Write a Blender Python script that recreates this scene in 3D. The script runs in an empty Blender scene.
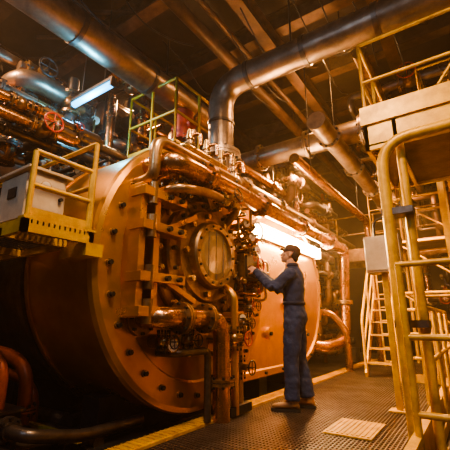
import bpy, math, random
from mathutils import Vector, Matrix
V=Vector
C=bpy.context.scene.collection
# ---------------------------------------------------------------- materials
def mat(name,col,metal=0.0,rough=0.5,dark=0.45,scale=4.0,bump=0.08,bscale=30,emit=None,es=0,spec=None,lo=0.35,hi=0.7):
    m=bpy.data.materials.new(name); m.use_nodes=True
    nt=m.node_tree; b=nt.nodes['Principled BSDF']
    b.inputs['Metallic'].default_value=metal; b.inputs['Roughness'].default_value=rough
    tc=nt.nodes.new('ShaderNodeTexCoord')
    n=nt.nodes.new('ShaderNodeTexNoise'); n.inputs['Scale'].default_value=scale; n.inputs['Detail'].default_value=6; n.inputs['Roughness'].default_value=.65
    nt.links.new(tc.outputs['Object'],n.inputs['Vector'])
    r=nt.nodes.new('ShaderNodeValToRGB')
    r.color_ramp.elements[0].position=lo; r.color_ramp.elements[1].position=hi
    r.color_ramp.elements[0].color=(col[0]*dark,col[1]*dark*.9,col[2]*dark*.85,1)
    r.color_ramp.elements[1].color=(*col,1)
    nt.links.new(n.outputs['Fac'],r.inputs['Fac']); nt.links.new(r.outputs['Color'],b.inputs['Base Color'])
    mr=nt.nodes.new('ShaderNodeMapRange'); mr.inputs['To Min'].default_value=min(1,rough+.12); mr.inputs['To Max'].default_value=max(.05,rough-.1)
    nt.links.new(n.outputs['Fac'],mr.inputs['Value']); nt.links.new(mr.outputs['Result'],b.inputs['Roughness'])
    if bump:
        n2=nt.nodes.new('ShaderNodeTexNoise'); n2.inputs['Scale'].default_value=bscale; n2.inputs['Detail'].default_value=3
        nt.links.new(tc.outputs['Object'],n2.inputs['Vector'])
        bp=nt.nodes.new('ShaderNodeBump'); bp.inputs['Strength'].default_value=bump; bp.inputs['Distance'].default_value=.02
        nt.links.new(n2.outputs['Fac'],bp.inputs['Height']); nt.links.new(bp.outputs['Normal'],b.inputs['Normal'])
    if emit:
        b.inputs['Emission Color'].default_value=(*emit,1); b.inputs['Emission Strength'].default_value=es
    return m
M={}
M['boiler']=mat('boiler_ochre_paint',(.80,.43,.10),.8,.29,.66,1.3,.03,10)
M['yellow']=mat('yellow_safety_paint',(.78,.46,.03),.1,.40,.55,6,.06)
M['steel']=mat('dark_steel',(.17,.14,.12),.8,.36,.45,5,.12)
M['iron']=mat('black_iron',(.045,.042,.042),.5,.42,.5,5,.15)
M['lag']=mat('aluminium_pipe_lagging',(.44,.33,.25),.85,.36,.38,3,.12,9)
M['copper']=mat('copper_pipe',(.76,.42,.21),.95,.25,.5,5,.06)
M['brass']=mat('brass_fitting',(.80,.55,.24),.95,.27,.5,8,.08)
M['bronze']=mat('bronze_casting',(.54,.34,.17),.85,.33,.4,6,.15)
M['cream']=mat('cream_enamel',(.64,.53,.38),.0,.45,.7,5,.03)
M['red']=mat('red_paint',(.60,.06,.03),.1,.4,.5,6,.05)
M['orange']=mat('red_oxide_pipe_paint',(.65,.14,.04),.25,.32,.5,5,.05)
M['rust']=mat('rusty_beam_steel',(.17,.085,.05),.4,.5,.3,3,.2)
M['concrete']=mat('stained_concrete',(.08,.065,.055),.0,.45,.4,2,.3,18)
M['wall']=mat('dark_plate_wall',(.06,.036,.025),.3,.6,.4,1.5,.2,10)
M['grate']=mat('walkway_grating_steel',(.22,.17,.14),.7,.38,.6,3,.08)
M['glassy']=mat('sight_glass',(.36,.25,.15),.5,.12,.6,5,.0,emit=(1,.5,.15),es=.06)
M['white']=mat('gauge_dial',(.8,.75,.65),.0,.3,.9,5,0)
M['navy']=mat('navy_coverall_cloth',(.030,.052,.14),.0,.85,.65,9,.25,60)
M['navy2']=mat('coverall_seam_cloth',(.015,.026,.07),.0,.85,.7,9,.2,60)
M['skin']=mat('skin',(.62,.35,.24),.0,.5,.85,9,.03)
M['lip']=mat('lip_skin',(.42,.16,.11),.0,.5,.9,9,0)
M['hair']=mat('brown_hair',(.045,.025,.015),.0,.6,.6,40,.3,120)
M['cap']=mat('dark_cap_cloth',(.12,.065,.045),.0,.8,.7,9,.2,80)
M['eye']=mat('eye_white',(.8,.78,.74),.0,.2,.95,9,0)
M['boot']=mat('tan_leather_boot',(.34,.18,.08),.0,.5,.6,10,.1)
M['sole']=mat('rubber_sole',(.03,.025,.02),.0,.7,.8,10,.1)
M['warmlamp']=mat('warm_lamp_tube',(1,.8,.5),0,.4,1,5,0,emit=(1,.64,.29),es=260)
M['coollamp']=mat('cool_lamp_tube',(.05,.3,.5),0,.4,1,5,0,emit=(.03,.50,1.0),es=5)
M['bulb']=mat('sodium_lamp_lens',(1,.6,.3),0,.4,1,5,0,emit=(1,.5,.18),es=18)
# ---------------------------------------------------------------- mesh builder
def basis(ax):
    ax=V(ax).normalized(); u=V((0,0,1)) if abs(ax.z)<.9 else V((1,0,0))
    a=ax.cross(u).normalized(); return ax,a,ax.cross(a).normalized()
class B:
    def __init__(s,name): s.n=name; s.v=[]; s.f=[]; s.fm=[]; s.sm=[]; s.ml=[]
    def mi(s,k):
        if k not in s.ml: s.ml.append(k)
        return s.ml.index(k)
    def add(s,vs,fs,k,smooth=False):
        o=len(s.v); s.v+= [tuple(p) for p in vs]; i=s.mi(k)
        for f in fs: s.f.append([o+q for q in f]); s.fm.append(i); s.sm.append(smooth)
    def box(s,c,size,k,rot=None,ch=0):
        x,y,z=[q/2 for q in size]; c=V(c)
        vs=[V((a*x,b*y,d*z)) for a in(-1,1) for b in(-1,1) for d in(-1,1)]
        if rot: vs=[rot@p for p in vs]
        s.add([c+p for p in vs],[(0,1,3,2),(4,6,7,5),(0,4,5,1),(2,3,7,6),(0,2,6,4),(1,5,7,3)],k)
    def bb(s,a,b,k): s.box([(p+q)/2 for p,q in zip(a,b)],[abs(q-p) for p,q in zip(a,b)],k)
    def bar(s,p,q,w,h,k):
        p,q=V(p),V(q); d=(q-p); L=d.length; ax,a,b=basis(d)
        R=Matrix((a,b,ax)).transposed(); s.box((p+q)/2,(w,h,L),k,R)
    def ring(s,c,a,b,r,n): return [V(c)+a*(r*math.cos(2*math.pi*i/n))+b*(r*math.sin(2*math.pi*i/n)) for i in range(n)]
    def cyl(s,p,q,r,k,n=14,r2=None,caps=True):
        p,q=V(p),V(q); ax,a,b=basis(q-p); r2=r if r2 is None else r2
        A=s.ring(p,a,b,r,n); D=s.ring(q,a,b,r2,n)
        s.add(A+D,[(i,(i+1)%n,n+(i+1)%n,n+i) for i in range(n)],k,True)
        if caps: s.add(A,[list(range(n))[::-1]],k); s.add(D,[list(range(n))],k)
    def lathe(s,o,ax,prof,k,n=48):
        ax,a,b=basis(ax); o=V(o)
        for (d0,r0),(d1,r1) in zip(prof,prof[1:]):
            A=s.ring(o+ax*d0,a,b,max(r0,1e-4),n); D=s.ring(o+ax*d1,a,b,max(r1,1e-4),n)
            s.add(A+D,[(i,(i+1)%n,n+(i+1)%n,n+i) for i in range(n)],k,True)
    def path(s,pts,bend):
        pts=[V(p) for p in pts]; out=[pts[0]]
        for i in range(1,len(pts)-1):
            p=pts[i]; u=(pts[i-1]-p); w=(pts[i+1]-p); d=min(bend,u.length*.48,w.length*.48)
            A=p+u.normalized()*d; D=p+w.normalized()*d
            for j in range(8):
                t=j/7; out.append(A*(1-t)**2+p*2*t*(1-t)+D*t*t)
        out.append(pts[-1]); return out
    def tube(s,pts,r,k,n=12,bend=.2,caps=True):
        P=s.path(pts,bend) if len(pts)>2 else [V(p) for p in pts]
        rings=[]; a=None
        for i,p in enumerate(P):
            t=(P[min(i+1,len(P)-1)]-P[max(i-1,0)]).normalized()
            if a is None: _,a,_b=basis(t)
            a=(a-t*a.dot(t)).normalized(); b=t.cross(a)
            rings.append(s.ring(p,a,b,r,n))
        vs=[q for R in rings for q in R]; fs=[]
        for j in range(len(rings)-1):
            for i in range(n): fs.append((j*n+i,j*n+(i+1)%n,(j+1)*n+(i+1)%n,(j+1)*n+i))
        s.add(vs,fs,k,True)
        if caps: s.add(rings[0],[list(range(n))[::-1]],k); s.add(rings[-1],[list(range(n))],k)
    def torus(s,c,ax,R,r,k,n=28,m=8):
        ax,a,b=basis(ax); c=V(c); vs=[]
        for i in range(n):
            t=2*math.pi*i/n; d=a*math.cos(t)+b*math.sin(t)
            for j in range(m):
                u=2*math.pi*j/m; vs.append(c+d*(R+r*math.cos(u))+ax*(r*math.sin(u)))
        s.add(vs,[(i*m+j,i*m+(j+1)%m,((i+1)%n)*m+(j+1)%m,((i+1)%n)*m+j) for i in range(n) for j in range(m)],k,True)
    def sph(s,c,r,k,n=16,m=10,rot=None):
        if not isinstance(r,(tuple,list)): r=(r,r,r)
        c=V(c); vs=[]
        for j in range(m+1):
            ph=math.pi*j/m
            for i in range(n):
                t=2*math.pi*i/n; p=V((r[0]*math.sin(ph)*math.cos(t),r[1]*math.sin(ph)*math.sin(t),r[2]*math.cos(ph)))
                if rot: p=rot@p
                vs.append(c+p)
        s.add(vs,[(j*n+i,(j+1)*n+i,(j+1)*n+(i+1)%n,j*n+(i+1)%n) for j in range(m) for i in range(n)],k,True)
    def loft(s,secs,k,n=20):
        vs=[];L=len(secs)
        for (x,y,z,rx,ry) in secs:
            for i in range(n):
                t=2*math.pi*i/n; vs.append((x+rx*math.cos(t),y+ry*math.sin(t),z))
        fs=[(j*n+i,j*n+(i+1)%n,(j+1)*n+(i+1)%n,(j+1)*n+i) for j in range(L-1) for i in range(n)]
        fs.append(list(range(n))[::-1]); fs.append([(L-1)*n+i for i in range(n)])
        s.add(vs,fs,k,True)
    def flange(s,c,ax,r,k='steel',w=.05,bolts=10):
        ax,a,b=basis(ax); c=V(c)
        s.cyl(c-ax*w,c-ax*.004,r,k,20); s.cyl(c+ax*.004,c+ax*w,r,k,20)
        for i in range(bolts):
            t=2*math.pi*i/bolts; p=c+(a*math.cos(t)+b*math.sin(t))*r*.87
            s.cyl(p-ax*(w+.025),p+ax*(w+.025),r*.07+.004,'iron',6)
    def valve(s,c,ax,r,up=(0,0,1),k='bronze',kw='red'):
        c=V(c); ax=V(ax).normalized(); up=V(up).normalized()
        s.sph(c,r*1.5,k,14,8); s.flange(c-ax*r*1.9,ax,r*1.7,k,r*.22,6); s.flange(c+ax*r*1.9,ax,r*1.7,k,r*.22,6)
        s.cyl(c,c+up*r*2.4,r*.75,k,12); s.cyl(c+up*r*2.4,c+up*r*4,r*.2,'steel',8)
        w=c+up*r*3.8; s.torus(w,up,r*1.6,r*.16,kw,20,6); _,a,b=basis(up)
        for d in(a,b): s.cyl(w-d*r*1.6,w+d*r*1.6,r*.1,kw,6)
    def gauge(s,c,ax,r):
        c=V(c); ax=V(ax).normalized(); s.cyl(c-ax*.03,c,r,'brass',20); s.cyl(c,c+ax*.002,r*.86,'white',20); s.torus(c,ax,r*.93,r*.08,'brass',20,6)
        _,a,b=basis(ax); s.bar(c+ax*.004,c+ax*.004+(a+b)*r*.5,.003,.003,'iron')
    def ibeam(s,p,q,w,h,k='rust'):
        p,q=V(p),V(q); up=V((0,0,1)); d=(q-p).normalized(); side=d.cross(up).normalized()
        for (ox,oz,sx,sz) in((0,h/2,w,h*.09),(0,-h/2,w,h*.09),(0,0,w*.08,h)):
            R=Matrix((side,up,d)).transposed(); s.box((p+q)/2+up*oz,(sx,sz,(q-p).length),k,R)
    def rail(s,p,q,h,n=3,rails=(1,.5),r=.022,k='yellow',toe=.1):
        p,q=V(p),V(q)
        for i in range(n):
            t=i/(n-1); c=p.lerp(q,t); s.cyl(c,c+V((0,0,h)),r,k,10)
            s.box(c+V((0,0,.01)),(.08,.08,.02),k)
        for f in rails: s.cyl(p+V((0,0,h*f)),q+V((0,0,h*f)),r,k,10)
        if toe: s.bar(p+V((0,0,toe/2+.01)),q+V((0,0,toe/2+.01)),.012,toe,k)
    def ladder(s,p,h,wdir,w=.4,k='yellow',r=.02):
        p=V(p); d=V(wdir).normalized()*w/2
        for sg in(-1,1): s.cyl(p+d*sg,p+d*sg+V((0,0,h)),r,k,8)
        z=.25
        while z<h-.05: s.cyl(p-d+V((0,0,z)),p+d+V((0,0,z)),r*.7,k,8); z+=.28
    def finish(s,parent=None,bevel=0,mods=None):
        me=bpy.data.meshes.new(s.n); me.from_pydata(s.v,[],s.f); 
        for k in s.ml: me.materials.append(M[k])
        me.polygons.foreach_set('material_index',s.fm); me.polygons.foreach_set('use_smooth',s.sm); me.update()
        o=bpy.data.objects.new(s.n,me); C.objects.link(o)
        if parent: o.parent=parent
        if bevel:
            b=o.modifiers.new('bevel','BEVEL'); b.width=bevel; b.segments=2; b.limit_method='ANGLE'; b.angle_limit=math.radians(60)
        return o
def empty(name,loc=(0,0,0),rz=0):
    e=bpy.data.objects.new(name,None); e.location=loc; e.rotation_euler=(0,0,rz); C.objects.link(e); return e
def light(name,loc,e,col=(1,.46,.14),r=.15,spot=None):
    l=bpy.data.lights.new(name,'SPOT' if spot else 'POINT'); l.energy=e; l.color=col; l.shadow_soft_size=r
    if spot: l.spot_size=math.radians(spot); l.spot_blend=.35
    o=bpy.data.objects.new(name,l); o.location=loc; C.objects.link(o)
    return o
# ---------------------------------------------------------------- room shell
b=B('floor'); b.bb((-9,-4,-.35),(4.5,14,-.15),'concrete'); b.finish()
b=B('ceiling'); b.bb((-9,-4,6.6),(4.5,14,6.8),'wall'); b.finish()
b=B('wall_left'); b.bb((-9.2,-4,-.35),(-9,14,6.8),'wall'); b.finish()
b=B('wall_right'); b.bb((4.5,-4,-.35),(4.7,14,6.8),'wall'); b.finish()
b=B('wall_back'); b.bb((-9,14,-.35),(4.5,14.2,6.8),'wall'); b.finish()
b=B('wall_front'); b.bb((-9,-4.2,-.35),(4.5,-4,6.8),'wall'); b.finish()
b=B('steel_roof_beams')
for y in(.2,1.9,3.3,4.9,6.5,8.1,9.7,11.5): b.ibeam((-9,y,6.05),(4.5,y,6.05),.22,.36)
for x in(-6.6,-4.6,-2.3,-.6,1.6): b.ibeam((x,-4,5.65),(x,14,5.65),.2,.32)
for y in(1.9,4.9,8.1):
    for x in range(-8,4,1): b.bar((x,y+.7,6.0),(x+1,y+1.4,6.0),.05,.05,'rust')
b.finish()
b=B('walkway_grating')
x=-2.2
while x<-.6: b.bb((x,-1.5,-.03),(x+.008,10,0),'grate'); x+=.032
y=-1.5
while y<10: b.bb((-2.2,y,-.012),(-.6,y+.012,-.001),'grate'); y+=.05
for y in(-1.4,.5,2.5,4.5,6.5,8.5,9.9): b.bb((-2.2,y,-.15),(-.6,y+.06,-.03),'iron')
for x in(-2.22,-1.4,-.62): b.bb((x,-1.5,-.15),(x+.05,10,-.031),'iron')
b.finish()
b=B('walkway_edge_strip')
b.bb((-2.40,-1.5,-.15),(-2.22,10,.015),'yellow'); 
y=-1.4
while y<9.9: b.bb((-2.39,y,.015),(-2.24,y+.02,.022),'yellow'); y+=.06
b.finish()
b=B('walkway_edge_strip'); b.bb((-.55,1.2,-.15),(-.48,10,.09),'yellow'); b.finish()
b=B('floor_inspection_plate'); b.bb((-1.25,3.3,.001),(-.85,3.85,.012),'yellow')
for i in range(9): b.bb((-1.23+i*.042,3.33,.012),(-1.21+i*.042,3.82,.018),'yellow')
b.finish()
# ---------------------------------------------------------------- boiler
FX=-2.45; cy,cz=3.1,1.45
boiler=empty('industrial_boiler')
b=B('shell')
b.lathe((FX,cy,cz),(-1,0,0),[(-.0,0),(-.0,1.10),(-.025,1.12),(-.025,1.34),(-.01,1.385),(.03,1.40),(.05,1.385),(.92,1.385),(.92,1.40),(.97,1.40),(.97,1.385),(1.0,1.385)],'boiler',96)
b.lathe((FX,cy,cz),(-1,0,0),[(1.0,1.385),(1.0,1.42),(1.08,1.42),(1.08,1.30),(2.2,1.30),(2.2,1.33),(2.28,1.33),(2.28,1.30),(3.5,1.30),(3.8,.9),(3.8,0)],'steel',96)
for i in range(30):
    t=2*math.pi*i/30+.05; p=V((FX+.02,cy+1.235*math.cos(t),cz+1.235*math.sin(t)))
    b.cyl(p,p+V((.02,0,0)),.03,'bronze',12); b.cyl(p+V((.02,0,0)),p+V((.045,0,0)),.022,'iron',6)
X0=-2.6; R2=1.28; cy2=5.92
def obr(R,x):
    pts=[(x,3.6,cz+R)]
    for i in range(33):
        t=math.pi/2-math.pi*i/32; pts.append((x,cy2+R*math.cos(t),cz+R*math.sin(t)))
    pts.append((x,3.6,cz-R)); return pts
def obsect(R0,x0,R1,x1,k):
    A=obr(R0,x0); D=obr(R1,x1); n=len(A)
    b.add(A+D,[(i,i+1,n+i+1,n+i) for i in range(n-1)],k,True)
b.add(obr(R2-.12,X0),[list(range(35))],'boiler')
obsect(R2-.12,X0,R2-.1,X0+.03,'boiler'); obsect(R2-.1,X0+.03,R2-.02,X0+.03,'boiler'); obsect(R2-.02,X0+.03,R2,X0,'boiler')
obsect(R2,X0,R2,X0-1.6,'boiler')
for i in range(15):
    t=math.pi/2-math.pi*i/14; p=V((X0+.03,cy2+1.22*math.cos(t),cz+1.22*math.sin(t))); b.cyl(p,p+V((.03,0,0)),.022,'iron',6)
for yy in(4.75,5.3):
    for zz in(cz-1.22,cz+1.22): b.cyl((X0+.03,yy,zz),(X0+.06,yy,zz),.022,'iron',6)
for (yy,zz) in((4.9,.75),(5.5,1.2),(6.3,.7)):
    b.cyl((X0,yy,zz),(X0+.05,yy,zz),.09,'boiler',20); b.cyl((X0+.05,yy,zz),(X0+.08,yy,zz),.03,'iron',6)
b.finish(boiler)
b=B('support_saddles')
for xx in(-2.95,-4.4,-5.6):
    b.bb((xx-.12,2.2,-.15),(xx+.12,4.0,.28),'iron'); b.bb((xx-.2,2.05,-.15),(xx+.2,4.15,-.08),'iron')
for yy in(5.0,6.4): b.bb((-3.9,yy-.12,-.15),(-2.75,yy+.12,.35),'iron')
b.finish(boiler,.01)
b=B('access_door')
o=(FX,3.05,1.6); A=(1,0,0)
b.lathe(o,A,[(-.02,.72),(.05,.72),(.06,.70),(.06,.62),(.11,.61),(.13,.59),(.13,.50),(.17,.48),(.17,.36),(.24,.35),(.26,.33),(.26,.275),(.22,.265)],'bronze',64)
b.lathe(o,A,[(.225,.27),(.245,.2),(.25,.1),(.25,0)],'glassy',48)
for i in range(22):
    t=2*math.pi*i/22; p=V(o)+V((.05,.665*math.cos(t),.665*math.sin(t))); b.cyl(p,p+V((.05,0,0)),.028,'brass',6)
for i in range(18):
    t=2*math.pi*i/18; p=V(o)+V((.12,.545*math.cos(t),.545*math.sin(t))); b.cyl(p,p+V((.06,0,0)),.022,'steel',6)
    p=V(o)+V((.15,.42*math.cos(t),.42*math.sin(t))); 
    if i%2: b.cyl(p,p+V((.07,0,0)),.03,'brass',8)
for i in range(14):
    t=2*math.pi*i/14; p=V(o)+V((.25,.303*math.cos(t),.303*math.sin(t))); b.cyl(p,p+V((.025,0,0)),.014,'iron',6)
for k in(-.13,0,.13):
    L=math.sqrt(.262**2-k*k); b.cyl(V(o)+V((.25,k,-L)),V(o)+V((.25,k,L)),.004,'steel',6)
for yy in(2.05,2.22): b.bb((FX+.0,yy-.035,.95),(FX+.2,yy+.035,2.1),'boiler')
for zz in(1.0,1.28,1.72,2.02):
    b.bb((FX+.08,2.0,zz-.04),(FX+.26,2.55,zz+.04),'boiler'); b.cyl((FX+.22,2.13,zz-.1),(FX+.22,2.13,zz+.1),.045,'bronze',14)
    b.cyl((FX+.26,2.45,zz),(FX+.3,2.45,zz),.025,'iron',6); b.cyl((FX+.26,2.3,zz),(FX+.3,2.3,zz),.025,'iron',6)
b.bar((FX+.2,2.3,1.72),(FX+.2,2.75,1.95),.05,.05,'boiler'); b.bar((FX+.2,2.3,1.28),(FX+.2,2.75,1.1),.05,.05,'boiler')
for i in range(10):
    t=2*math.pi*i/10+.3
    if math.cos(t)<-.75: continue
    d=V((0,math.cos(t),math.sin(t))); p=V(o)+d*.68; b.bar(p+V((.1,0,0)),p-d*.16+V((.15,0,0)),.06,.05,'bronze'); b.cyl(p+V((.05,0,0)),p+V((.2,0,0)),.022,'steel',8); b.sph(p+V((.2,0,0)),.035,'brass',10,6)
b.finish(boiler,.006)
b=B('burner_pipework')
X1=-2.12
b.tube([(FX,2.25,2.36),(X1,2.25,2.36),(X1,7.45,2.36)],.10,'copper',20,.22)
for yy in(2.75,3.9,5.2,6.5): b.flange((X1,yy,2.36),(0,1,0),.155,'copper',.035,8)
b.tube([(FX,2.1,2.15),(-2.2,2.1,2.15),(-2.2,2.1,2.54),(-2.2,3.55,2.56),(-2.45,3.55,2.56)],.055,'bronze',14,.15)
b.tube([(FX,2.3,2.1),(-2.08,2.3,2.1),(-2.08,2.75,2.18),(-2.08,3.35,2.18),(-2.3,3.35,2.0)],.045,'bronze',14,.12)
b.tube([(FX,2.5,2.55),(-2.25,2.5,2.68),(-2.25,3.3,2.68),(-2.3,3.3,2.66),(-2.6,3.3,2.66)],.04,'brass',14,.12)
b.valve((-2.08,3.05,2.18),(0,1,0),.045,(1,0,.2),'brass','iron')
b.tube([(FX,2.22,.95),(-2.18,2.22,.95),(-2.18,3.12,.95),(-2.18,3.12,.0)],.085,'copper',18,.2)
b.flange((-2.18,2.5,.95),(0,1,0),.14,'bronze',.03,8); b.flange((-2.18,2.85,.95),(0,1,0),.14,'bronze',.03,8); b.flange((-2.18,3.12,.35),(0,0,1),.14,'bronze',.03,8)
b.flange((FX+.05,2.22,.95),(1,0,0),.15,'bronze',.03,8)
b.tube([(FX,2.5,.65),(-2.22,2.5,.65),(-2.22,2.95,.65),(-2.22,2.95,.02)],.035,'steel',12,.08)
b.tube([(-2.15,3.32,.02),(-2.15,3.32,1.2),(-2.3,3.32,1.3)],.04,'boiler',12,.08)
b.tube([(-2.22,3.5,.02),(-2.22,3.5,.8),(-2.45,3.5,.9)],.05,'bronze',12,.08)
b.bb((-2.36,3.2,.02),(-2.12,3.6,.1),'iron')
b.valve((-2.15,3.32,.75),(0,0,1),.045,(1,0,0),'brass','red')
b.valve((-2.22,3.5,.45),(0,0,1),.045,(1,0,0),'bronze','iron')
rng=random.Random(5)
for i in range(110):
    t=rng.uniform(-1.3,2.6); r=rng.uniform(.72,1.02); y0=3.05+r*math.cos(t); z0=1.6+r*math.sin(t)
    y1=y0+rng.uniform(-.3,.3); z1=z0+rng.uniform(-.3,.3); x=FX+rng.uniform(.08,.26)
    if (y1-cy)**2+(z1-cz)**2>1.35 or (y0-cy)**2+(z0-cz)**2>1.4: continue
    if (y1-3.05)**2+(z1-1.6)**2<.45: continue
    k=rng.choice(['copper','brass','steel','bronze']); q=rng.choice([.010,.014,.02])
    b.tube([(FX,y0,z0),(x,y0,z0),(x,y1,z0),(x,y1,z1),(FX,y1,z1)],q,k,8,.05)
    if i%3==0: b.valve((x,(y0+y1)/2,z0),(0,1,0),.022,(1,0,.1),'brass',rng.choice(['red','iron','brass']))
    if i%3==1: b.cyl((x-.02,y1,z1),(x+.05,y1,z1),.035,'brass',6); b.sph((x+.05,y1,z1),.025,'steel',8,6)
for (yy,zz) in((3.85,1.95),(3.98,1.8),(2.55,2.3),(3.72,2.1),(2.45,.72),(3.6,.95),(3.35,2.28)): 
    b.cyl((FX,yy,zz),(FX+.2,yy,zz),.02,'brass',8); b.gauge((FX+.23,yy,zz),(1,-.25,.0),.06)
for (yy,zz) in((3.9,1.1),(3.75,.9),(4.1,1.4),(2.5,2.2),(2.42,.75),(4.05,1.95),(3.3,.75),(2.75,.75)):
    b.cyl((FX,yy,zz),(FX+.1,yy,zz),.06,'bronze',14); b.valve((FX+.14,yy,zz),(0,0,1),.035,(1,0,0),'brass','iron')
for yy in(2.75,3.05,3.35,3.62):
    b.cyl((-2.35,yy,2.55),(-2.35,yy,2.86),.035,'bronze',12); b.flange((-2.35,yy,2.8),(0,0,1),.06,'bronze',.015,6); b.cyl((-2.35,yy,2.86),(-2.35,yy,2.98),.05,'brass',12,.03); b.tube([(-2.35,yy,2.9),(-2.2,yy,2.9),(-2.2,yy,2.75)],.02,'copper',8,.05)
b.bb((FX,3.70,1.42),(FX+.20,4.02,1.72),'bronze'); b.bb((FX+.20,3.72,1.44),(FX+.23,4.0,1.70),'steel')
b.cyl((FX+.23,3.86,1.59),(FX+.35,3.86,1.59),.022,'brass',10); b.torus((FX+.34,3.86,1.59),(1,0,0),.075,.012,'red',24,8)
b.cyl((FX+.34,3.785,1.59),(FX+.34,3.935,1.59),.007,'red',6)
b.tube([(X1,7.3,2.36),(X1-.05,7.62,2.36),(X1-.15,7.72,1.4),(X1-.15,7.6,.55),(-2.5,7.0,.45),(-2.7,6.8,.5)],.11,'copper',18,.35)
b.flange((X1-.15,7.7,1.3),(0,.05,1),.17,'bronze',.035,8)
b.tube([(-2.75,7.1,1.1),(-2.45,7.35,1.1),(-2.2,7.45,.7),(-2.2,7.45,0)],.07,'copper',14,.2)
b.finish(boiler)
b=B('fluorescent_strip_light')
b.bb((-2.56,4.3,2.13),(-2.50,6.9,2.29),'cream')
for zz in(2.16,2.22,2.28): b.cyl((-2.45,4.35,zz),(-2.45,6.85,zz),.030,'warmlamp',12)
for yy in(4.32,6.88): b.bb((-2.56,yy-.02,2.11),(-2.41,yy+.02,2.32),'cream')
for yy in(4.9,6.4): b.bb((-2.60,yy-.03,2.2),(-2.55,yy+.03,2.26),'steel')
b.finish()
b=B('added_glow_lamp')  # lamp added beside the strip light to strengthen its glow
b.lathe((-2.36,4.22,2.12),(1,-.25,-.1),[(-.12,.0),(-.12,.06),(-.02,.12),(.02,.13),(.02,.115)],'iron',24)
b.sph((-2.345,4.216,2.118),(.03,.10,.10),'warmlamp',20,12); b.cyl((-2.45,4.24,2.13),(-2.62,4.28,2.13),.02,'iron',8); b.finish()
b=B('added_fill_tube')
b.bb((-4.40,2.50,3.99),(-3.50,2.57,4.03),'steel'); b.cyl((-4.37,2.535,3.935),(-3.53,2.535,3.935),.045,'coollamp',12)
for xx in(-4.39,-3.51): b.bb((xx-.015,2.49,3.89),(xx+.015,2.58,3.99),'steel')
for xx in(-4.2,-3.7): b.cyl((xx,2.535,4.03),(xx,2.535,5.5),.008,'iron',6)
b.finish()
# ---------------------------------------------------------------- large overhead pipes
b=B('overhead_steam_pipe'); b.tube([(-3.6,-1,4.45),(-3.6,4.9,4.45),(-4.6,5.2,4.45)],.22,'lag',24,.5)
for yy in(.9,2.0,3.2,4.2): b.cyl((-3.6,yy-.03,4.45),(-3.6,yy+.03,4.45),.232,'steel',24)
for yy in(1.4,3.6): b.cyl((-3.6,yy,4.5),(-3.6,yy,5.5),.015,'iron',6)
b.finish()
b=B('overhead_steam_pipe'); b.tube([(-2.9,-1,5.25),(-2.9,12,5.25)],.10,'rust',16); b.tube([(-2.6,-1,5.3),(-2.6,12,5.3)],.05,'rust',10)
for yy in(1,3,5,7): b.cyl((-2.9,yy,5.3),(-2.9,yy,5.9),.012,'iron',6)
b.finish()
b=B('steam_riser_pipe')
b.tube([(-2.78,3.95,2.7),(-2.78,3.95,4.42),(3.5,3.95,4.42)],.19,'lag',24,.42)
b.flange((-2.78,3.95,3.25),(0,0,1),.29,'lag',.05,14); b.flange((-2.78,3.95,2.86),(0,0,1),.27,'bronze',.05,12)
for xx in(-2.25,-1.4,-.5,.5): b.cyl((xx-.03,3.95,4.42),(xx+.03,3.95,4.42),.205,'steel',24)
b.cyl((-2.78,3.95,3.75),(-2.78,3.95,3.79),.205,'steel',24)
for xx in(-1.6,.6): b.cyl((xx,3.95,4.6),(xx,3.95,5.9),.015,'iron',6)
b.finish()
b=B('steam_crossover_pipe'); b.tube([(-4.4,6.0,3.0),(-4.4,6.0,4.15),(2.5,6.0,4.15)],.2,'lag',22,.4)
for xx in(-3.2,-2.2,-1.2): b.flange((xx,6,4.15),(1,0,0),.27,'lag',.03,10)
b.finish()
b=B('steam_crossover_pipe'); b.tube([(-5,7.4,3.2),(-5,7.4,4.9),(3,7.4,4.9)],.17,'bronze',18,.4); b.finish()
b=B('condensate_return_pipe')
for (xx,zz,r,k) in((-3.15,3.25,.13,'bronze'),(-3.6,3.05,.17,'lag'),(-3.3,3.75,.09,'copper'),(-4.1,3.5,.12,'rust')):
    b.tube([(xx,4.5,zz),(xx,12,zz)],r,k,14)
    for yy in(5.2,6.6,8.3): b.flange((xx,yy,zz),(0,1,0),r*1.4,k,.03,8)
for yy in(5,7,9): b.bb((-4.3,yy-.04,2.73),(-2.95,yy+.04,2.86),'rust')
b.finish()
b=B('exhaust_duct_pipe')
b.tube([(-1.55,4.6,3.75),(-1.55,11.5,3.75)],.14,'lag',20)
for yy in(5.2,6.6,8,9.4): b.flange((-1.55,yy,3.75),(0,1,0),.19,'lag',.03,10)
b.tube([(-.9,4.8,4.75),(-.9,12,4.75)],.1,'bronze',14); b.tube([(-2.0,4.8,3.35),(-2.0,9.3,3.35),(-2.0,9.3,0)],.085,'copper',14,.25)
for yy in(5.5,8.5): b.cyl((-1.55,yy,3.85),(-1.55,yy,5.5),.012,'iron',6); b.cyl((-2.0,yy,3.4),(-2.0,yy,5.9),.01,'iron',6)
b.finish()
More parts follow.
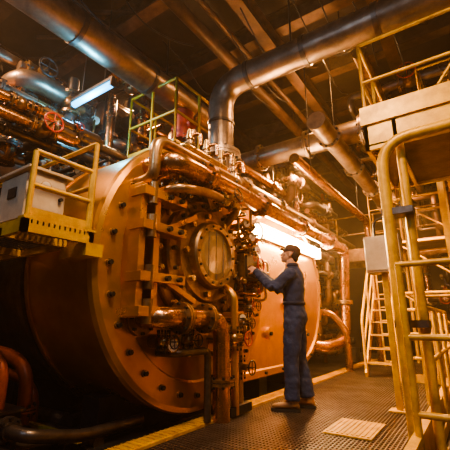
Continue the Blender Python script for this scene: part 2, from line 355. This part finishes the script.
# ---------------------------------------------------------------- platforms
def platform(name,x0,x1,y0,y1,z,h,sides,th=.1,k='yellow',legs=()):
    b=B(name)
    b.bb((x0,y0,z-th),(x1,y0+.04,z),k); b.bb((x0,y1-.04,z-th),(x1,y1,z),k); b.bb((x0,y0,z-th),(x0+.04,y1,z),k); b.bb((x1-.04,y0,z-th),(x1,y1,z),k)
    yy=y0+.05
    while yy<y1-.04: b.bb((x0,yy,z-.03),(x1,yy+.012,z-.002),'grate'); yy+=.04
    for xx in(x0+.3,(x0+x1)/2,x1-.3): b.bb((xx-.02,y0,z-th),(xx+.02,y1,z-.03),k)
    P={'s':((x0+.03,y0+.03),(x1-.03,y0+.03)),'n':((x0+.03,y1-.03),(x1-.03,y1-.03)),'w':((x0+.03,y0+.03),(x0+.03,y1-.03)),'e':((x1-.03,y0+.03),(x1-.03,y1-.03))}
    for q in sides:
        (a,c),(d,e)=P[q]; b.rail((a,c,z),(d,e,z),h,3 if max(abs(d-a),abs(e-c))>.7 else 2,(1,.5),.02,k,.08)
    for (lx,ly,lz) in legs: b.bb((lx-.04,ly-.04,lz),(lx+.04,ly+.04,z-.02),k)
    return b
b=platform('access_platform',-4.4,-2.36,1.12,1.66,1.58,.75,'n',.09,legs=((-4.3,1.2,-.15),(-4.3,1.6,-.15),(-3.1,1.2,-.15)))
b.rail((-2.4,1.62,1.58),(-2.4,1.16,1.58),.5,2,(1,.5),.02,'yellow',.08); b.bb((-2.7,1.6,1.40),(-2.36,1.75,1.5),'yellow'); b.finish()
b=B('control_cabinet')
b.bb((-2.98,1.22,1.62),(-2.55,1.50,2.0),'cream'); b.bb((-2.96,1.205,1.64),(-2.57,1.22,1.98),'cream'); b.bb((-3.02,1.18,2.0),(-2.51,1.53,2.022),'cream')
b.bb((-2.55,1.24,1.64),(-2.535,1.48,1.98),'cream'); b.cyl((-2.54,1.45,1.82),(-2.51,1.45,1.82),.015,'iron',8)
for xx in(-2.9,-2.62): b.bb((xx-.02,1.25,1.58),(xx+.02,1.47,1.62),'iron')
b.gauge((-2.53,1.33,1.9),(1,0,0),.04); b.box((-2.76,1.20,1.85),(.12,.01,.08),'iron'); b.finish(None,.008)
b=platform('access_platform',-4.05,-3.05,3.25,4.35,3.25,1.05,'swe',.12,legs=((-3.95,3.35,2.7),(-3.15,3.35,2.7),(-3.15,4.25,2.7))); b.finish()
b=B('red_valve_actuator'); b.cyl((-3.3,3.7,3.25),(-3.3,3.7,3.6),.05,'steel',12); b.cyl((-3.3,3.7,3.55),(-3.3,3.7,4.0),.15,'red',18); b.sph((-3.3,3.7,4.0),(.15,.15,.09),'red'); b.cyl((-3.48,3.7,3.78),(-3.12,3.7,3.78),.08,'red',14); b.flange((-3.3,3.7,3.55),(0,0,1),.18,'red',.02,8); b.finish()
b=platform('gantry_platform',-.74,2.6,3.75,5.2,3.02,1.0,'swn',.34,legs=((-.6,5.1,-.15),(2.4,3.85,-.15),(2.4,5.1,-.15)))
b.bb((-.76,3.72,2.97),(2.6,3.76,3.18),'yellow'); b.bar((-.7,3.9,2.70),(-.2,5.0,3.0),.04,.04,'yellow')
b.bb((-.74,3.75,2.72),(2.6,5.2,2.74),'rust')
for xx in(0,.9,1.8): b.cyl((xx,3.75,3.2),(xx+.6,3.75,4.0),.014,'yellow',6)
b.finish()
b=platform('gantry_platform',-.3,2.6,5.9,7.2,3.9,1.0,'sw',.2,legs=((-.2,6.0,-.15),(-.2,7.1,-.15))); b.finish()
b=B('yellow_guard_pipe')
b.tube([(-.56,3.5,-.15),(-.56,3.5,2.62),(2.2,3.5,2.62)],.052,'yellow',16,.3); b.flange((-.56,3.5,-.12),(0,0,1),.12,'yellow',.02,6)
b.tube([(-.40,3.62,-.15),(-.40,3.62,2.68)],.04,'yellow',14)
for zz in(.9,1.9): b.bb((-.61,3.47,zz-.03),(-.35,3.67,zz+.03),'steel')
b.finish()
b=B('safety_railing')
for zz in(1.38,.80,.24): b.tube([(-.52,3.3,zz),(1.6,3.3,zz)],.026,'yellow',12)
for xx in(-.50,.25,1.0): b.cyl((xx,3.3,-.15),(xx,3.3,1.38),.028,'yellow',12); b.box((xx,3.3,-.14),(.12,.12,.02),'yellow')
b.finish()
b=B('safety_railing'); b.rail((-.42,3.95,-.15),(-.42,6.4,-.15),1.2,4,(1,.6),.024,'yellow',.1); b.finish()
b=B('electrical_box')
b.bb((-1.0,4.35,1.46),(-.62,4.60,1.88),'cream'); b.bb((-.99,4.335,1.48),(-.63,4.35,1.86),'cream'); b.box((-.68,4.325,1.67),(.02,.03,.06),'iron')
b.bb((-.86,4.45,0),(-.80,4.51,1.46),'yellow'); b.bb((-.93,4.39,0),(-.73,4.57,.02),'yellow')
b.tube([(-.9,4.5,1.88),(-.9,4.5,2.1),(-.55,4.6,2.2),(-.5,5.0,2.3)],.015,'iron',8,.08)
b.finish(None,.006)
b=B('yellow_stair')
for sx in(-1.75,-1.25):
    b.bar((sx,6.9,.02),(sx,8.1,1.45),.03,.16,'yellow'); b.tube([(sx,6.9,0),(sx,6.9,.95),(sx,8.1,2.4),(sx,8.1,1.4)],.026,'yellow',8,.1); b.cyl((sx,7.5,.7),(sx,7.5,1.65),.022,'yellow',8)
    b.cyl((sx,6.9,.5),(sx,8.1,1.95),.02,'yellow',8)
for i in range(6): b.bb((-1.75,6.95+i*.2,.2+i*.23),(-1.25,7.15+i*.2,.23+i*.23),'yellow')
b.finish()
b=B('safety_railing'); b.rail((-1.15,6.6,0),(-.62,6.6,0),1.1,2,(1,.66,.33),.026,'yellow',.12); b.rail((-.62,6.6,0),(-.62,8.8,0),1.1,4,(1,.66,.33),.026,'yellow',.12); b.finish()
b=B('scaffold_tower')
for xx in(-1.3,-.1):
    for yy in(8.6,9.8): b.cyl((xx,yy,-.15),(xx,yy,5.3),.035,'yellow',10)
for zz in(1.5,2.6,3.6,4.6):
    for yy in(8.6,9.8): b.cyl((-1.3,yy,zz),(-.1,yy,zz),.03,'yellow',8)
    for xx in(-1.3,-.1): b.cyl((xx,8.6,zz),(xx,9.8,zz),.03,'yellow',8)
    b.cyl((-1.3,8.6,zz),(-.1,8.6,zz-.9),.02,'yellow',8)
b.bb((-1.3,8.6,2.6),(-.1,9.8,2.65),'rust'); b.ladder((-1.6,8.7,-.15),4.6,(1,0,0)); b.finish()
b=platform('mezzanine_walkway',-5,4.2,10.0,11.4,2.75,1.0,'s',.25,'bronze',legs=((-3.6,10.1,-.15),(-1.8,10.1,-.15),(.4,10.1,-.15),(2.6,10.1,-.15)))
for xx in(-4,-3,-2,-1,0,1,2,3): b.cyl((xx,10.03,2.75),(xx,10.03,3.75),.02,'yellow',8)
b.finish()
# ---------------------------------------------------------------- process pipework clusters
def cluster(name,lo,hi,n,seed,rr=(.03,.11),pal=('bronze','copper','lag','steel','rust')):
    g=random.Random(seed); b=B(name)
    for i in range(n):
        p=V([g.uniform(a,c) for a,c in zip(lo,hi)]); pts=[p]; last=-1; r=g.uniform(*rr); k=g.choice(pal)
        for s_ in range(g.randint(2,5)):
            ax=g.choice([q for q in(0,1,2) if q!=last]); last=ax; q=pts[-1].copy(); L=g.uniform(.35,1.5)*g.choice((-1,1))
            if not lo[ax]<=q[ax]+L<=hi[ax]: L=-L
            q[ax]=min(max(q[ax]+L,lo[ax]),hi[ax])
            if (q-pts[-1]).length>.12: pts.append(q)
        if len(pts)<2: continue
        b.tube(pts,r,k,12,r*2.2)
        for a,c in zip(pts,pts[1:]):
            L=(c-a).length
            if L>.5:
                d=(c-a)/L; m=a.lerp(c,g.uniform(.35,.65)); q=g.random()
                if q<.5: b.flange(m,d,r*1.55,k,.025,8)
                elif q<.78 and r<.09: b.valve(m,d,r*1.1,basis(d)[1],'bronze',g.choice(['red','iron','steel']))
                else: b.cyl(m-d*.04,m+d*.04,r*1.15,'steel',12)
    for i in range(n//4):
        p=V([g.uniform(a,c) for a,c in zip(lo,hi)]); q=g.random()
        if q<.6: r=g.uniform(.12,.22); b.cyl(p-V((0,0,.25)),p+V((0,0,.25)),r,g.choice(pal),18); b.sph(p+V((0,0,.25)),(r,r,r*.5),'bronze'); b.flange(p,(0,0,1),r*1.2,'steel',.03,12)
        elif q<.8: b.gauge(p,(.8,-.6,0),.09); b.cyl(p,p-V((0,0,.4)),.02,'brass',8)
        else: b.box(p,(g.uniform(.15,.4),g.uniform(.15,.4),g.uniform(.15,.4)),g.choice(['steel','bronze']))
    return b.finish()
PL=('lag','steel','bronze','lag','steel','copper')
cluster('process_pipework',(-7,.6,2.95),(-4.6,3.4,4.5),80,1,(.02,.12),PL)
cluster('process_pipework',(-4.6,.9,2.85),(-3.6,3.2,3.1),26,21,(.015,.06),PL)
cluster('process_pipework',(-7.5,3,2.95),(-4.2,6,4.9),60,2,(.03,.12),PL)
cluster('process_pipework',(-7.5,-.5,1.2),(-4.9,1.0,3.6),34,8,(.03,.11),PL)
cluster('process_pipework',(-5.5,6.3,2.9),(-2.9,10.5,4.8),46,3)
cluster('process_pipework',(-2,11.4,0),(3.5,13,5.4),60,4)
cluster('process_pipework',(-.2,8.2,-.1),(3.5,9.8,5.2),56,14)
cluster('process_pipework',(.3,5.6,-.1),(3.5,8.0,2.6),44,6)
cluster('process_pipework',(-5.6,8,0),(-2.6,11,2.8),40,7)
cluster('process_pipework',(-1.8,6.6,4.5),(2.5,9.8,5.4),30,9,(.03,.09))
b=B('turbine_casing')
b.lathe((-5.3,1.9,3.0),(0,1,0),[(-.7,0),(-.7,.3),(-.55,.42),(-.3,.45),(-.3,.52),(-.22,.52),(-.22,.45),(.3,.5),(.3,.58),(.4,.58),(.4,.5),(.8,.36),(.8,0)],'lag',36)
for i in range(16):
    t=2*math.pi*i/16; b.cyl((-5.3+.485*math.cos(t),1.56,3+.485*math.sin(t)),(-5.3+.485*math.cos(t),1.72,3+.485*math.sin(t)),.02,'iron',6)
b.tube([(-5.3,1.9,3.4),(-5.3,1.9,4.0),(-4.7,1.9,4.2),(-4.7,2.6,4.2)],.14,'lag',16,.3)
b.bb((-5.7,1.5,2.5),(-4.9,2.4,2.75),'iron'); b.finish()
b=B('feed_pump_skid')
for yy in(1.15,1.75): b.ibeam((-4.4,yy,-.03),(-2.6,yy,-.03),.1,.22,'iron')
for xx in(-4.2,-3.5,-2.75): b.ibeam((xx,1.15,-.04),(xx,1.75,-.04),.1,.2,'iron')
b.bb((-4.2,1.2,.07),(-2.7,1.7,.09),'steel')
b.bb((-3.35,1.3,.09),(-3.0,1.62,.26),'iron'); b.bb((-3.38,1.28,.26),(-2.97,1.64,.28),'steel')
b.cyl((-4.15,1.46,.28),(-3.5,1.46,.28),.17,'steel',24)
for i in range(20):
    t=2*math.pi*i/20; d=V((0,math.cos(t),math.sin(t))); b.bar(V((-4.1,1.46,.28))+d*.18,V((-3.55,1.46,.28))+d*.18,.01,.04,'steel')
b.cyl((-3.5,1.46,.22),(-3.3,1.46,.22),.04,'steel',12); b.cyl((-3.0,1.46,.18),(-2.8,1.46,.18),.06,'steel',14); b.flange((-2.85,1.46,.18),(1,0,0),.09,'steel',.02,8)
b.tube([(-2.83,1.46,.18),(-2.62,1.46,.18),(-2.62,1.9,.08),(-2.62,2.5,.08)],.045,'steel',12,.12)
for xx in(-3.3,-3.18,-3.06): b.cyl((xx,1.36,.28),(xx,1.36,.34),.02,'brass',8)
b.tube([(-4.2,1.05,-.1),(-4.2,1.05,.3),(-3.0,1.05,.3),(-2.9,1.05,-.1)],.022,'yellow',10,.08)
b.bb((-2.72,1.95,-.15),(-2.5,2.6,-.02),'iron'); b.tube([(-3.5,2.05,.0),(-2.6,2.05,.0)],.05,'steel',12)
for i in range(6): b.ibeam((-4.2+i*.28,1.8,-.06),(-4.2+i*.28,2.3,-.06),.07,.14,'steel')
b.bar((-4.3,1.95,.03),(-2.7,1.95,.03),.04,.05,'yellow'); b.cyl((-3.9,2.15,.05),(-3.2,2.15,.05),.07,'steel',14)
b.finish()
b=B('red_hydraulic_pipe')
b.tube([(-3.12,1.5,.27),(-3.12,1.5,.62),(-3.6,1.35,.85),(-3.9,1.1,.75),(-4.6,1.1,.75)],.045,'orange',16,.25)
b.tube([(-3.3,1.8,-.1),(-3.3,1.8,.6),(-3.8,1.55,.70),(-4.5,1.45,1.05),(-5.4,1.4,1.05)],.055,'orange',16,.3)
b.tube([(-3.5,2.0,-.1),(-3.5,2.0,.35),(-4.0,1.8,.5),(-5.2,1.7,.5)],.045,'orange',14,.25)
b.flange((-3.3,1.8,.2),(0,0,1),.10,'orange',.02,8); b.finish()
b=B('switchgear_cabinet')
b.bb((.35,4.3,-.15),(1.9,5.0,1.9),'steel')
for i in range(3): b.bb((.37+i*.51,4.285,-.05),(.86+i*.51,4.30,1.85),'steel'); b.box((.82+i*.51,4.27,1.0),(.02,.03,.14),'iron')
b.finish(None,.008)
b=B('cable_bundle')
g=random.Random(3)
for i in range(12):
    x=-4+i*.35; z=5.3; y0=g.uniform(1,5); L=g.uniform(1.5,3)
    b.tube([(x,y0,z+.1),(x+.1,y0+L*.3,z-g.uniform(.1,.5)),(x+.05,y0+L*.7,z-g.uniform(.1,.4)),(x,y0+L,z+.1)],.012,'iron',6,.5)
b.finish()
# ---------------------------------------------------------------- lamps
def lamp(loc,e,col=(1,.46,.14),r=.12,spot=165):
    b=B('high_bay_lamp'); x,y,z=loc
    b.lathe((x,y,z),(0,0,1),[(0,.2),(.02,.21),(.16,.1),(.26,.07),(.3,.07),(.3,0)],'iron',24); b.cyl((x,y,z+.3),(x,y,6.0),.01,'iron',6)
    b.sph((x,y,z+.05),(.07,.07,.05),'bulb')
    o=b.finish(); l=light('lamp_light',(x,y,z-.06),e,col,r,spot); l.parent=o
W=(1,.49,.18)
lamp((-.9,1.3,4.6),700,(1,.62,.32),.2)  # key lamp added out of frame to light the boiler front
lamp((-1.2,5.1,5.2),260,W)
lamp((-4.6,.7,5.0),480,(1,.58,.30))
lamp((-5.2,4.3,5.2),460,(1,.54,.25))
lamp((-3.0,7.4,4.4),700,W)
lamp((-.9,7.9,3.2),500,(1,.50,.19))
lamp((1.2,8.0,5.0),560,W)
lamp((-1.5,10.8,4.9),520,W)
lamp((.9,2.4,4.8),180,(1,.60,.3))
lamp((-6.2,.2,3.8),160,(1,.60,.34))
l=light('ceiling_fill_light',(-2.2,6.2,5.0),40,W,.15); l.parent=bpy.data.objects['steel_roof_beams']  # bare fill light added to lift the dark roof, no fixture
l=light('added_fill_light',(-3.95,2.45,3.80),75,(.12,.60,1),.1)
l.parent=bpy.data.objects['added_fill_tube']
for (x,y,z,e) in((-1.6,-1.8,4.2,150),(1.8,0.2,4.2,60)):  # unseen tubes added outside the frame as cool fill
    b=B('added_fill_tube'); b.bb((x-.6,y-.05,z),(x+.6,y+.05,z+.06),'steel'); b.cyl((x-.55,y,z-.03),(x+.55,y,z-.03),.025,'coollamp',12)
    for xx in(-.4,.4): b.cyl((x+xx,y,z+.06),(x+xx,y,5.9),.008,'iron',6)
    o=b.finish(); l=light('added_fill_light',(x,y,z-.12),e,(.50,.72,1),.3); l.parent=o
# ---------------------------------------------------------------- worker
wk=empty('worker',(-1.75,3.97,0.0),math.radians(104))
def remesh(o,vox,sm=6,disp=0,dscale=.1):
    r=o.modifiers.new('remesh','REMESH'); r.mode='VOXEL'; r.voxel_size=vox; r.use_smooth_shade=True
    s_=o.modifiers.new('smooth','SMOOTH'); s_.factor=.5; s_.iterations=sm
    if disp:
        t=bpy.data.textures.new(o.name+'_folds','CLOUDS'); t.noise_scale=dscale
        d=o.modifiers.new('folds','DISPLACE'); d.texture=t; d.strength=disp; d.mid_level=.5
b=B('coverall_body')
b.loft([(0,0,.84,.13,.10),(0,-.005,.90,.172,.125),(0,-.01,.97,.178,.135),(0,-.005,1.06,.16,.122),(0,0,1.14,.152,.115),(0,0,1.24,.168,.125),(0,.0,1.34,.19,.132),(0,-.005,1.42,.2,.125),(0,-.01,1.48,.165,.10),(0,-.01,1.525,.09,.08),(0,0,1.56,.068,.068)],'navy',28)
def limb(pts,rad,k='navy'):
    P=[];Rr=[]
    for i in range(len(pts)-1):
        for j in range(6):
            t=j/6; P.append(V(pts[i]).lerp(V(pts[i+1]),t)); Rr.append(rad[i]*(1-t)+rad[i+1]*t)
    P.append(V(pts[-1])); Rr.append(rad[-1])
    s_=b; rings=[]; a=None; n=16
    for i,p in enumerate(P):
        t=(P[min(i+1,len(P)-1)]-P[max(i-1,0)]).normalized()
        if a is None: _,a,_c=basis(t)
        a=(a-t*a.dot(t)).normalized(); c=t.cross(a); rings.append(s_.ring(p,a,c,Rr[i],n))
    vs=[q for R in rings for q in R]
    fs=[(j*n+i,j*n+(i+1)%n,(j+1)*n+(i+1)%n,(j+1)*n+i) for j in range(len(rings)-1) for i in range(n)]
    fs.append(list(range(n))[::-1]); fs.append([(len(rings)-1)*n+i for i in range(n)]); s_.add(vs,fs,k,True)
limb([(-.085,0,.93),(-.095,.02,.72),(-.1,.045,.5),(-.108,.04,.32),(-.11,.05,.11)],[.108,.1,.082,.084,.083])
limb([(.085,0,.93),(.1,-.01,.72),(.11,-.01,.5),(.118,-.05,.32),(.12,-.08,.11)],[.108,.1,.082,.084,.083])
SL=(-.185,0,1.44); EL=(-.275,.18,1.28); WL=(-.15,.40,1.49)
SR=(.185,0,1.44); ER=(.25,.2,1.29); WR=(.06,.42,1.51)
limb([(-.12,-.01,1.44),SL,EL],[.07,.076,.062]); limb([EL,WL],[.062,.044])
limb([(.12,-.01,1.44),SR,ER],[.07,.076,.062]); limb([ER,WR],[.062,.044])
o=b.finish(wk); remesh(o,.012,5,.03,.07)
b=B('coverall_trim')
b.loft([(0,0,1.105,.166,.13),(0,0,1.14,.164,.13)],'navy2',28)
b.loft([(0,0,1.545,.078,.08),(0,-.005,1.585,.072,.074)],'navy2',24)
for w,e in((WL,EL),(WR,ER)):
    w=V(w); e=V(e); d=(w-e).normalized(); b.cyl(w-d*.04,w+d*.008,.046,'navy2',16)
b.finish(wk)
b=B('boots')
for (x,y,rz) in((-.11,.05,.1),(.12,-.08,-.15)):
    R=Matrix.Rotation(rz,3,'Z')
    def q(p): return R@V(p)+V((x,y,0))
    secs=[(-.075,.034,.045),(-.05,.042,.10),(0,.044,.11),(.05,.045,.09),(.1,.05,.062),(.15,.051,.055),(.19,.043,.047),(.215,.02,.03)]
    n=14; vs=[]
    for (yy,w,h) in secs:
        for i in range(n):
            t=2*math.pi*i/n; vs.append(q((w*math.cos(t),yy,.025+h/2+h/2*math.sin(t))))
    fs=[(j*n+i,j*n+(i+1)%n,(j+1)*n+(i+1)%n,(j+1)*n+i) for j in range(len(secs)-1) for i in range(n)]
    fs+= [list(range(n))[::-1],[(len(secs)-1)*n+i for i in range(n)]]
    b.add(vs,fs,'boot',True)
    b.cyl(q((0,-.02,.06)),q((0,-.01,.19)),.052,'boot',16)
    so=[(-.03,-.085),(.03,-.085),(.046,-.05),(.042,.03),(.054,.11),(.05,.18),(.025,.225),(-.025,.225),(-.05,.18),(-.054,.11),(-.042,.03),(-.046,-.05)]
    A=[q((a,c,0)) for a,c in so]; D=[q((a,c,.03)) for a,c in so]; m=len(so)
    b.add(A+D,[(i,(i+1)%m,m+(i+1)%m,m+i) for i in range(m)]+[list(range(m))[::-1],[m+i for i in range(m)]],'sole')
b.finish(wk)
hd=empty('head',(0,.015,1.695)); hd.parent=wk; hd.rotation_euler=(math.radians(16),0,math.radians(6)); 
b=B('face')
b.sph((0,-.012,.025),(.074,.094,.092),'skin',24,16); b.sph((0,.03,-.035),(.056,.062,.075),'skin',20,14); b.sph((0,.068,-.088),(.026,.024,.022),'skin')
b.sph((0,.075,.022),(.05,.02,.018),'skin'); b.tube([(0,.085,.012),(0,.105,-.02),(0,.108,-.03)],.011,'skin',10,.01)
b.sph((0,.106,-.03),(.016,.015,.012),'skin'); b.sph((0,.088,-.056),(.024,.014,.013),'skin')
for s_ in(-1,1): b.sph((s_*.080,-.005,-.008),(.009,.02,.032),'skin'); b.sph((s_*.04,.06,-.02),(.02,.02,.018),'skin')
b.cyl((0,-.02,-.04),(0,-.035,-.19),.056,'skin',20,.062)
o=b.finish(hd); remesh(o,.005,4)
b=B('face_details')
for s_ in(-1,1):
    b.sph((s_*.03,.084,.0),(.011,.009,.007),'eye'); b.sph((s_*.03,.0905,.0),(.004,.0035,.004),'iron'); b.sph((s_*.031,.09,.017),(.016,.005,.003),'hair')
b.sph((0,.101,-.055),(.021,.006,.004),'lip'); b.sph((0,.100,-.062),(.018,.006,.004),'lip')
b.sph((0,-.045,.012),(.074,.068,.083),'hair',22,14); b.sph((0,-.065,-.035),(.058,.042,.045),'hair')
b.finish(hd)
b=B('work_cap')
n=28; rings=[]
for (z,sx,sy,oy) in((.035,.083,.104,-.012),(.06,.085,.106,-.012),(.085,.081,.1,-.013),(.108,.066,.083,-.015),(.122,.04,.052,-.015),(.127,.004,.005,-.015)):
    rings.append([(sx*math.cos(2*math.pi*i/n),oy+sy*math.sin(2*math.pi*i/n),z) for i in range(n)])
b.add([p for R in rings for p in R],[(j*n+i,j*n+(i+1)%n,(j+1)*n+(i+1)%n,(j+1)*n+i) for j in range(5) for i in range(n)],'cap',True)
vs=[];
for i in range(13):
    t=math.pi*(i/12); vs+= [(.078*math.cos(t),-.005+.092*math.sin(t),.042),(.078*math.cos(t),.01+.135*math.sin(t),.038),(.078*math.cos(t),.01+.135*math.sin(t),.032),(.078*math.cos(t),-.005+.092*math.sin(t),.034)]
b.add(vs,[(i*4+j,i*4+(j+1)%4,(i+1)*4+(j+1)%4,(i+1)*4+j) for i in range(12) for j in range(4)],'cap',True)
b.sph((0,-.015,.127),(.008,.008,.005),'cap'); b.finish(hd)
def hand(name,w,d,nrm,side):
    global b
    b=B(name); w=V(w); d=V(d).normalized(); nrm=V(nrm); nrm=(nrm-d*nrm.dot(d)).normalized(); sd=d.cross(nrm)*side
    R=Matrix((sd,d,nrm)).transposed()
    b.sph(w+d*.055,(.042,.052,.016),'skin',18,12,R); b.sph(w+d*.03+sd*.02+nrm*.006,(.02,.032,.016),'skin',14,8,R)
    limb([w-d*.03,w+d*.02],[.028,.026],'skin')
    for i,(off,L,cu) in enumerate(((.030,.075,22),(.010,.084,26),(-.011,.078,30),(-.031,.062,34))):
        p=w+d*.092+sd*off; pts=[w+d*.06+sd*off*.8,p]; a=math.radians(cu*.5)
        for f in(.45,.3,.25):
            dr=d*math.cos(a)+nrm*math.sin(a)+sd*off*.8; p=p+dr.normalized()*L*f; pts.append(p); a+=math.radians(cu+8)
        limb(pts,[.010,.0098,.0092,.0086,.0075],'skin')
    p=w+d*.03+sd*.032; dr=(d*.6+sd*.6+nrm*.45).normalized(); p1=p+dr*.036; dr2=(d*.8+sd*.15+nrm*.55).normalized(); p2=p1+dr2*.03; dr3=(d*.8-sd*.1+nrm*.55).normalized(); p3=p2+dr3*.024
    limb([p-dr*.01,p1,p2,p3],[.014,.012,.011,.008],'skin')
    o=b.finish(wk); remesh(o,.0035,3)
hand('left_hand',WL,(.35,.75,.5),(.8,.1,-.5),1)
hand('right_hand',WR,(-.15,.8,.4),(-.7,.2,-.5),-1)
# ---------------------------------------------------------------- world + camera
w=bpy.data.worlds.new('World'); bpy.context.scene.world=w; w.use_nodes=True
nt=w.node_tree
nt.nodes['Background'].inputs[0].default_value=(.05,.03,.02,1); nt.nodes['Background'].inputs[1].default_value=.3
vs_=nt.nodes.new('ShaderNodeVolumeScatter'); vs_.inputs['Color'].default_value=(1,.75,.5,1); vs_.inputs['Density'].default_value=.006; vs_.inputs['Anisotropy'].default_value=.3
nt.links.new(vs_.outputs[0],nt.nodes['World Output'].inputs['Volume'])
try: bpy.context.scene.view_settings.look='AgX - Medium High Contrast'
except Exception as e: print(e)
cd=bpy.data.cameras.new('camera'); cd.sensor_width=36; cd.lens=28.8; cd.clip_start=.05
co=bpy.data.objects.new('camera',cd); C.objects.link(co); co.location=(0,0,.92)
co.rotation_euler=(math.radians(105),0,math.radians(34.4)); bpy.context.scene.camera=co
